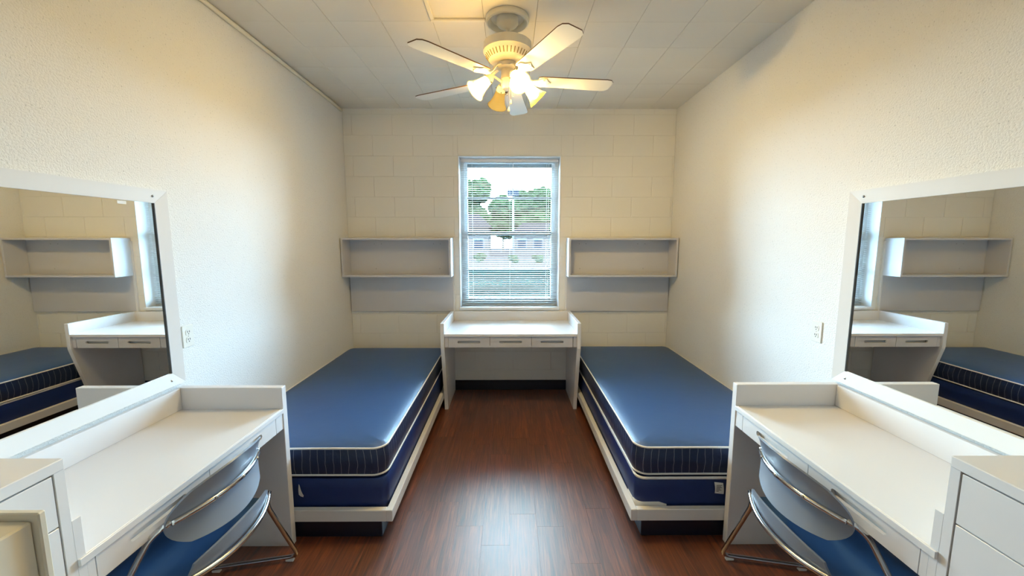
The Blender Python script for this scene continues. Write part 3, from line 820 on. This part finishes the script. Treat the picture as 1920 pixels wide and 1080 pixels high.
for k in range(5):
    a = math.radians(226.3 + 72 * k); d = Vector((math.cos(a), math.sin(a), 0)); w = Vector((-math.sin(a), math.cos(a), 0))
    t = -0.12
    wv = (w + Vector((0, 0, t))).normalized(); up = d.cross(wv).normalized()
    if up.z < 0: up = -up
    def Q(r, q, h=0.0):
        p = Vector((FXc, FYc, ZB)) + d * r + wv * q + up * h
        p.z += TLT * d.x * r
        return p
    r0, r1 = 0.19, TIP_R
    out = [(r0, -0.048), (r0+0.02, -0.056), (r1-0.05, -0.068), (r1-0.018, -0.062), (r1, -0.040), (r1, 0.040), (r1-0.018, 0.062), (r1-0.05, 0.068), (r0+0.02, 0.056), (r0, 0.048)]
    b = NB()
    A = [b.verts.new(Q(r, q, 0.003)) for r, q in out]; B = [b.verts.new(Q(r, q, -0.003)) for r, q in out]
    b.faces.new(A); b.faces.new(B[::-1])
    for i in range(len(out)):
        fc = b.faces.new((A[i], B[i], B[(i+1) % len(out)], A[(i+1) % len(out)])); fc.material_index = 1
    bl = obj('blade', b, ['blade', 'blade_edge'], fan)
    # blade iron: arm dropping from the flywheel to a flared plate under the blade
    b = NB()
    pl = [(0.155, -0.016), (0.185, -0.026), (0.215, -0.050), (0.238, -0.046), (0.250, -0.020), (0.275, 0.0), (0.250, 0.020), (0.238, 0.046), (0.215, 0.050), (0.185, 0.026), (0.155, 0.016)]
    A = [b.verts.new(Q(r, q, -0.0035)) for r, q in pl]; B = [b.verts.new(Q(r, q, -0.009)) for r, q in pl]
    b.faces.new(A); b.faces.new(B[::-1])
    for i in range(len(pl)): b.faces.new((A[i], B[i], B[(i+1) % len(pl)], A[(i+1) % len(pl)]))
    ctr = Vector((FXc, FYc, 0))
    arm = [ctr + d*0.050 + Vector((0,0,2.676)), ctr + d*0.095 + Vector((0,0,2.660)), Q(0.145, 0, -0.004), Q(0.19, 0, -0.006)]
    pv = fillet(arm, 0.02, 3)
    prev = None
    for p in pv:
        cur = [b.verts.new(p + w*0.013 + Vector((0,0,0.003))), b.verts.new(p - w*0.013 + Vector((0,0,0.003))), b.verts.new(p - w*0.013 - Vector((0,0,0.003))), b.verts.new(p + w*0.013 - Vector((0,0,0.003)))]
        if prev:
            for i in range(4): b.faces.new((prev[i], prev[(i+1) % 4], cur[(i+1) % 4], cur[i]))
        else: b.faces.new(cur)
        prev = cur
    b.faces.new(prev[::-1])
    obj('blade_iron', b, 'fan', bl)
    for (r, q) in ((0.222, -0.034), (0.222, 0.034), (0.258, 0.0)):
        b = NB(); lathe(b, [(0, 0.003), (0.004, 0.002), (0.005, 0)], Q(r, q, -0.009), tuple(-up), 8); obj('screw', b, 'steel', bl)
for k in range(4):
    a = math.radians(-70 + 90 * k); d = Vector((math.cos(a), math.sin(a), 0))
    ctr = Vector((FXc, FYc, 0))
    ax = (d * 0.74 + Vector((0, 0, -0.67))).normalized()
    neck = ctr + d * 0.112 + Vector((0, 0, 2.598))
    pts = [ctr + d*0.034 + Vector((0,0,2.583)), ctr + d*0.065 + Vector((0,0,2.600)), ctr + d*0.090 + Vector((0,0,2.612)), neck]
    obj('light_arm', tube(NB(), fillet(pts, 0.02, 4), 0.0075, 10), 'fan', fan, smooth=True)
    so = obj('socket', lathe(NB(), [(0, -0.012), (0.020, -0.012), (0.026, -0.002), (0.029, 0.010), (0.029, 0.026), (0.0, 0.026)], neck, ax, 20), 'fan', fan, smooth='auto')
    prof = [(0.0255, 0.012), (0.030, 0.030), (0.034, 0.052), (0.038, 0.074), (0.045, 0.096), (0.054, 0.114), (0.0625, 0.126), (0.0635, 0.129), (0.061, 0.128), (0.052, 0.114), (0.043, 0.096), (0.036, 0.074), (0.032, 0.052), (0.028, 0.030), (0.0235, 0.012)]
    sh = obj('lamp_shade', lathe(NB(), prof, neck, ax, 32), 'shade', fan, smooth=True)
    lit = k != 2
    bp = [(0, 0.028), (0.012, 0.028), (0.013, 0.044), (0.019, 0.058), (0.0245, 0.074), (0.026, 0.086), (0.0235, 0.099), (0.015, 0.109), (0.0, 0.113)]
    bo = obj('bulb', lathe(NB(), bp, neck, ax, 16), 'bulb' if lit else 'bulb_off', sh, smooth=True)
    bo['label'] = 'glowing warm bulb' if lit else 'unlit bulb'
    for j in range(3):
        q = Vector((0,0,1)).rotation_difference(ax).to_matrix(); an = 2*PI*j/3
        n_ = q @ Vector((math.cos(an), math.sin(an), 0))
        obj('thumb_screw', tube(NB(), [neck + ax*0.018 + n_*0.028, neck + ax*0.018 + n_*0.037], 0.003, 8), 'dark', so)
for (dx, dy, ln) in ((0.020, -0.026, 0.075), (0.008, -0.030, 0.120)):
    p = Vector((FXc+dx, FYc+dy, 2.556))
    ch = obj('pull_chain', tube(NB(), [p, p - Vector((0, 0, ln))], 0.0012, 6), 'dark', fan)
    obj('chain_fob', lathe(NB(), [(0, 0), (0.003, -0.002), (0.0075, -0.020), (0.0065, -0.028), (0, -0.031)], p - Vector((0, 0, ln)), (0, 0, 1), 14), 'fan', ch, smooth=True)

# ------------------------------------------------------------------ wiring raceways on the ceiling
r = empty('ceiling_raceway', (-0.30, 2.56, H), 'cream wiring raceway running from the fan along the ceiling tiles', 'raceway')
obj('cross_run', box(-0.478, -0.147, 2.548, 2.572, H-0.014, H-0.0008, bev=0.003), 'fan', r)
obj('long_run', box(-0.478, -0.454, 0.9, 2.548, H-0.014, H-0.0008, bev=0.003), 'fan', r)
o = tube(NB(), [(-HW+0.015, -0.9, H-0.019), (-HW+0.015, 2.6, H-0.020), (-HW+0.016, 3.6, H-0.023), (-HW+0.014, 3.95, H-0.024), (-HW+0.014, 4.14, H-0.034)], 0.0135, 8)
tag(obj('wall_conduit', o, 'cream', at=(-HW+0.015, 2.0, H-0.02), smooth=True), 'cream painted conduit along the corner of left wall and ceiling', 'conduit')

# ------------------------------------------------------------------ outdoors, seen through the blind
GZ = -0.35
g = box(-60, 60, YB+0.6, 27.0, GZ-0.2, GZ); go = struct('ground_lawn', g, 'grass'); go['label'] = 'green lawn outside the window'
g = box(-90, 90, 27.0, 120.0, GZ-0.2, GZ-0.01); go = struct('ground_paving', g, 'paving'); go['label'] = 'pale paved lot beyond the lawn'
def house(x0, x1, y, h, hr, nm_label, nwin):
    h0 = empty('house', ((x0+x1)/2, y, GZ), nm_label, 'house', 'houses beyond the lot')
    obj('wall', box(x0, x1, y, y+7, GZ, GZ+h), 'siding', h0)
    xm = (x0+x1)/2
    b = NB(); prism(b, [(x0-0.4, GZ+h), (x1+0.4, GZ+h), (x1-1.2, GZ+h+hr), (x0+1.2, GZ+h+hr)], 'y', y-0.4, y+7.4); obj('roof', b, 'roof', h0)
    for k in range(nwin):
        xx = x0 + (x1-x0) * (k + 0.5) / nwin
        w = obj('window', box(xx-0.65, xx+0.65, y-0.06, y-0.005, GZ+1.0, GZ+2.3), 'pole', h0)
        obj('pane', box(xx-0.55, xx+0.55, y-0.075, y-0.061, GZ+1.1, GZ+2.2), 'house_glass', w)
house(-9.6, -2.6, 48, 3.6, 1.6, 'pale low house with dark roof, left beyond the paved lot', 3)
house(0.5, 9.0, 52, 3.0, 1.3, 'pale low house with dark roof, right beyond the paved lot', 4)
def tree(x, y, h, r, label, seed, gname='tree', n=34):
    rn = random.Random(seed)
    t = empty(gname, (x, y, GZ), label, 'tree' if gname == 'tree' else 'shrub', 'trees beyond the lot' if gname == 'tree' else 'shrubs by the lawn')
    if gname == 'tree':
        obj('trunk', tube(NB(), [(x, y, GZ), (x+0.1, y, GZ+h*0.3), (x-0.1, y, GZ+h*0.65)], [0.28, 0.2, 0.1], 8), 'bark', t, smooth=True)
    b = NB()
    for k in range(n):
        a = rn.uniform(0, 2*PI); q = rn.uniform(0, 1) ** 0.6 * r * 0.62
        zc_ = GZ + h * (rn.uniform(0.30, 0.86) if gname == 'tree' else rn.uniform(0.25, 0.7))
        rr = r * rn.uniform(0.28, 0.48)
        mtx = Matrix.Translation((x + q*math.cos(a), y + q*math.sin(a)*0.7, zc_)) @ Matrix.Diagonal((rr, rr, rr*0.8, 1))
        res = bmesh.ops.create_icosphere(b, subdivisions=3, radius=1.0, matrix=mtx)
        cen = mtx.translation
        for v in res['verts']:
            v.co = cen + (v.co - cen) * rn.uniform(0.78, 1.2)
    obj('foliage', b, 'leaf', t, fix=False)
tree(-5.9, 62, 12.0, 3.4, 'tall leafy tree behind the left house', 1)
tree(-1.3, 74, 11.5, 3.4, 'round leafy tree furthest back, left of the pole', 2)
tree(3.0, 62, 10.8, 3.4, 'round leafy tree just right of the pole', 3)
tree(7.4, 74, 12.8, 3.4, 'tall leafy tree behind the right house', 5)
tree(4.4, 31, 9.5, 1.5, 'slim tree near the lawn edge at right', 4)
for i, (xx, yy, lb) in enumerate(((-2.9, 38, 'low round shrub by the lot, nearest the left house'), (0.2, 36, 'low round shrub in the middle of the lot'), (2.6, 37, 'low round shrub at the right of the lot'))):
    tree(xx, yy, 0.9, 0.75, lb, 20 + i, 'shrub', 7)
p = empty('utility_pole', (0.35, 42, GZ), 'pale slim utility pole beyond the lot', 'pole')
obj('shaft', tube(NB(), [(0.35, 42, GZ), (0.35, 42, GZ+7.5)], [0.13, 0.10], 10), 'pole', p, smooth=True)
obj('sign', box(-0.25, 0.95, 41.85, 41.9, GZ+6.6, GZ+7.3, bev=0.02), 'house_glass', p)
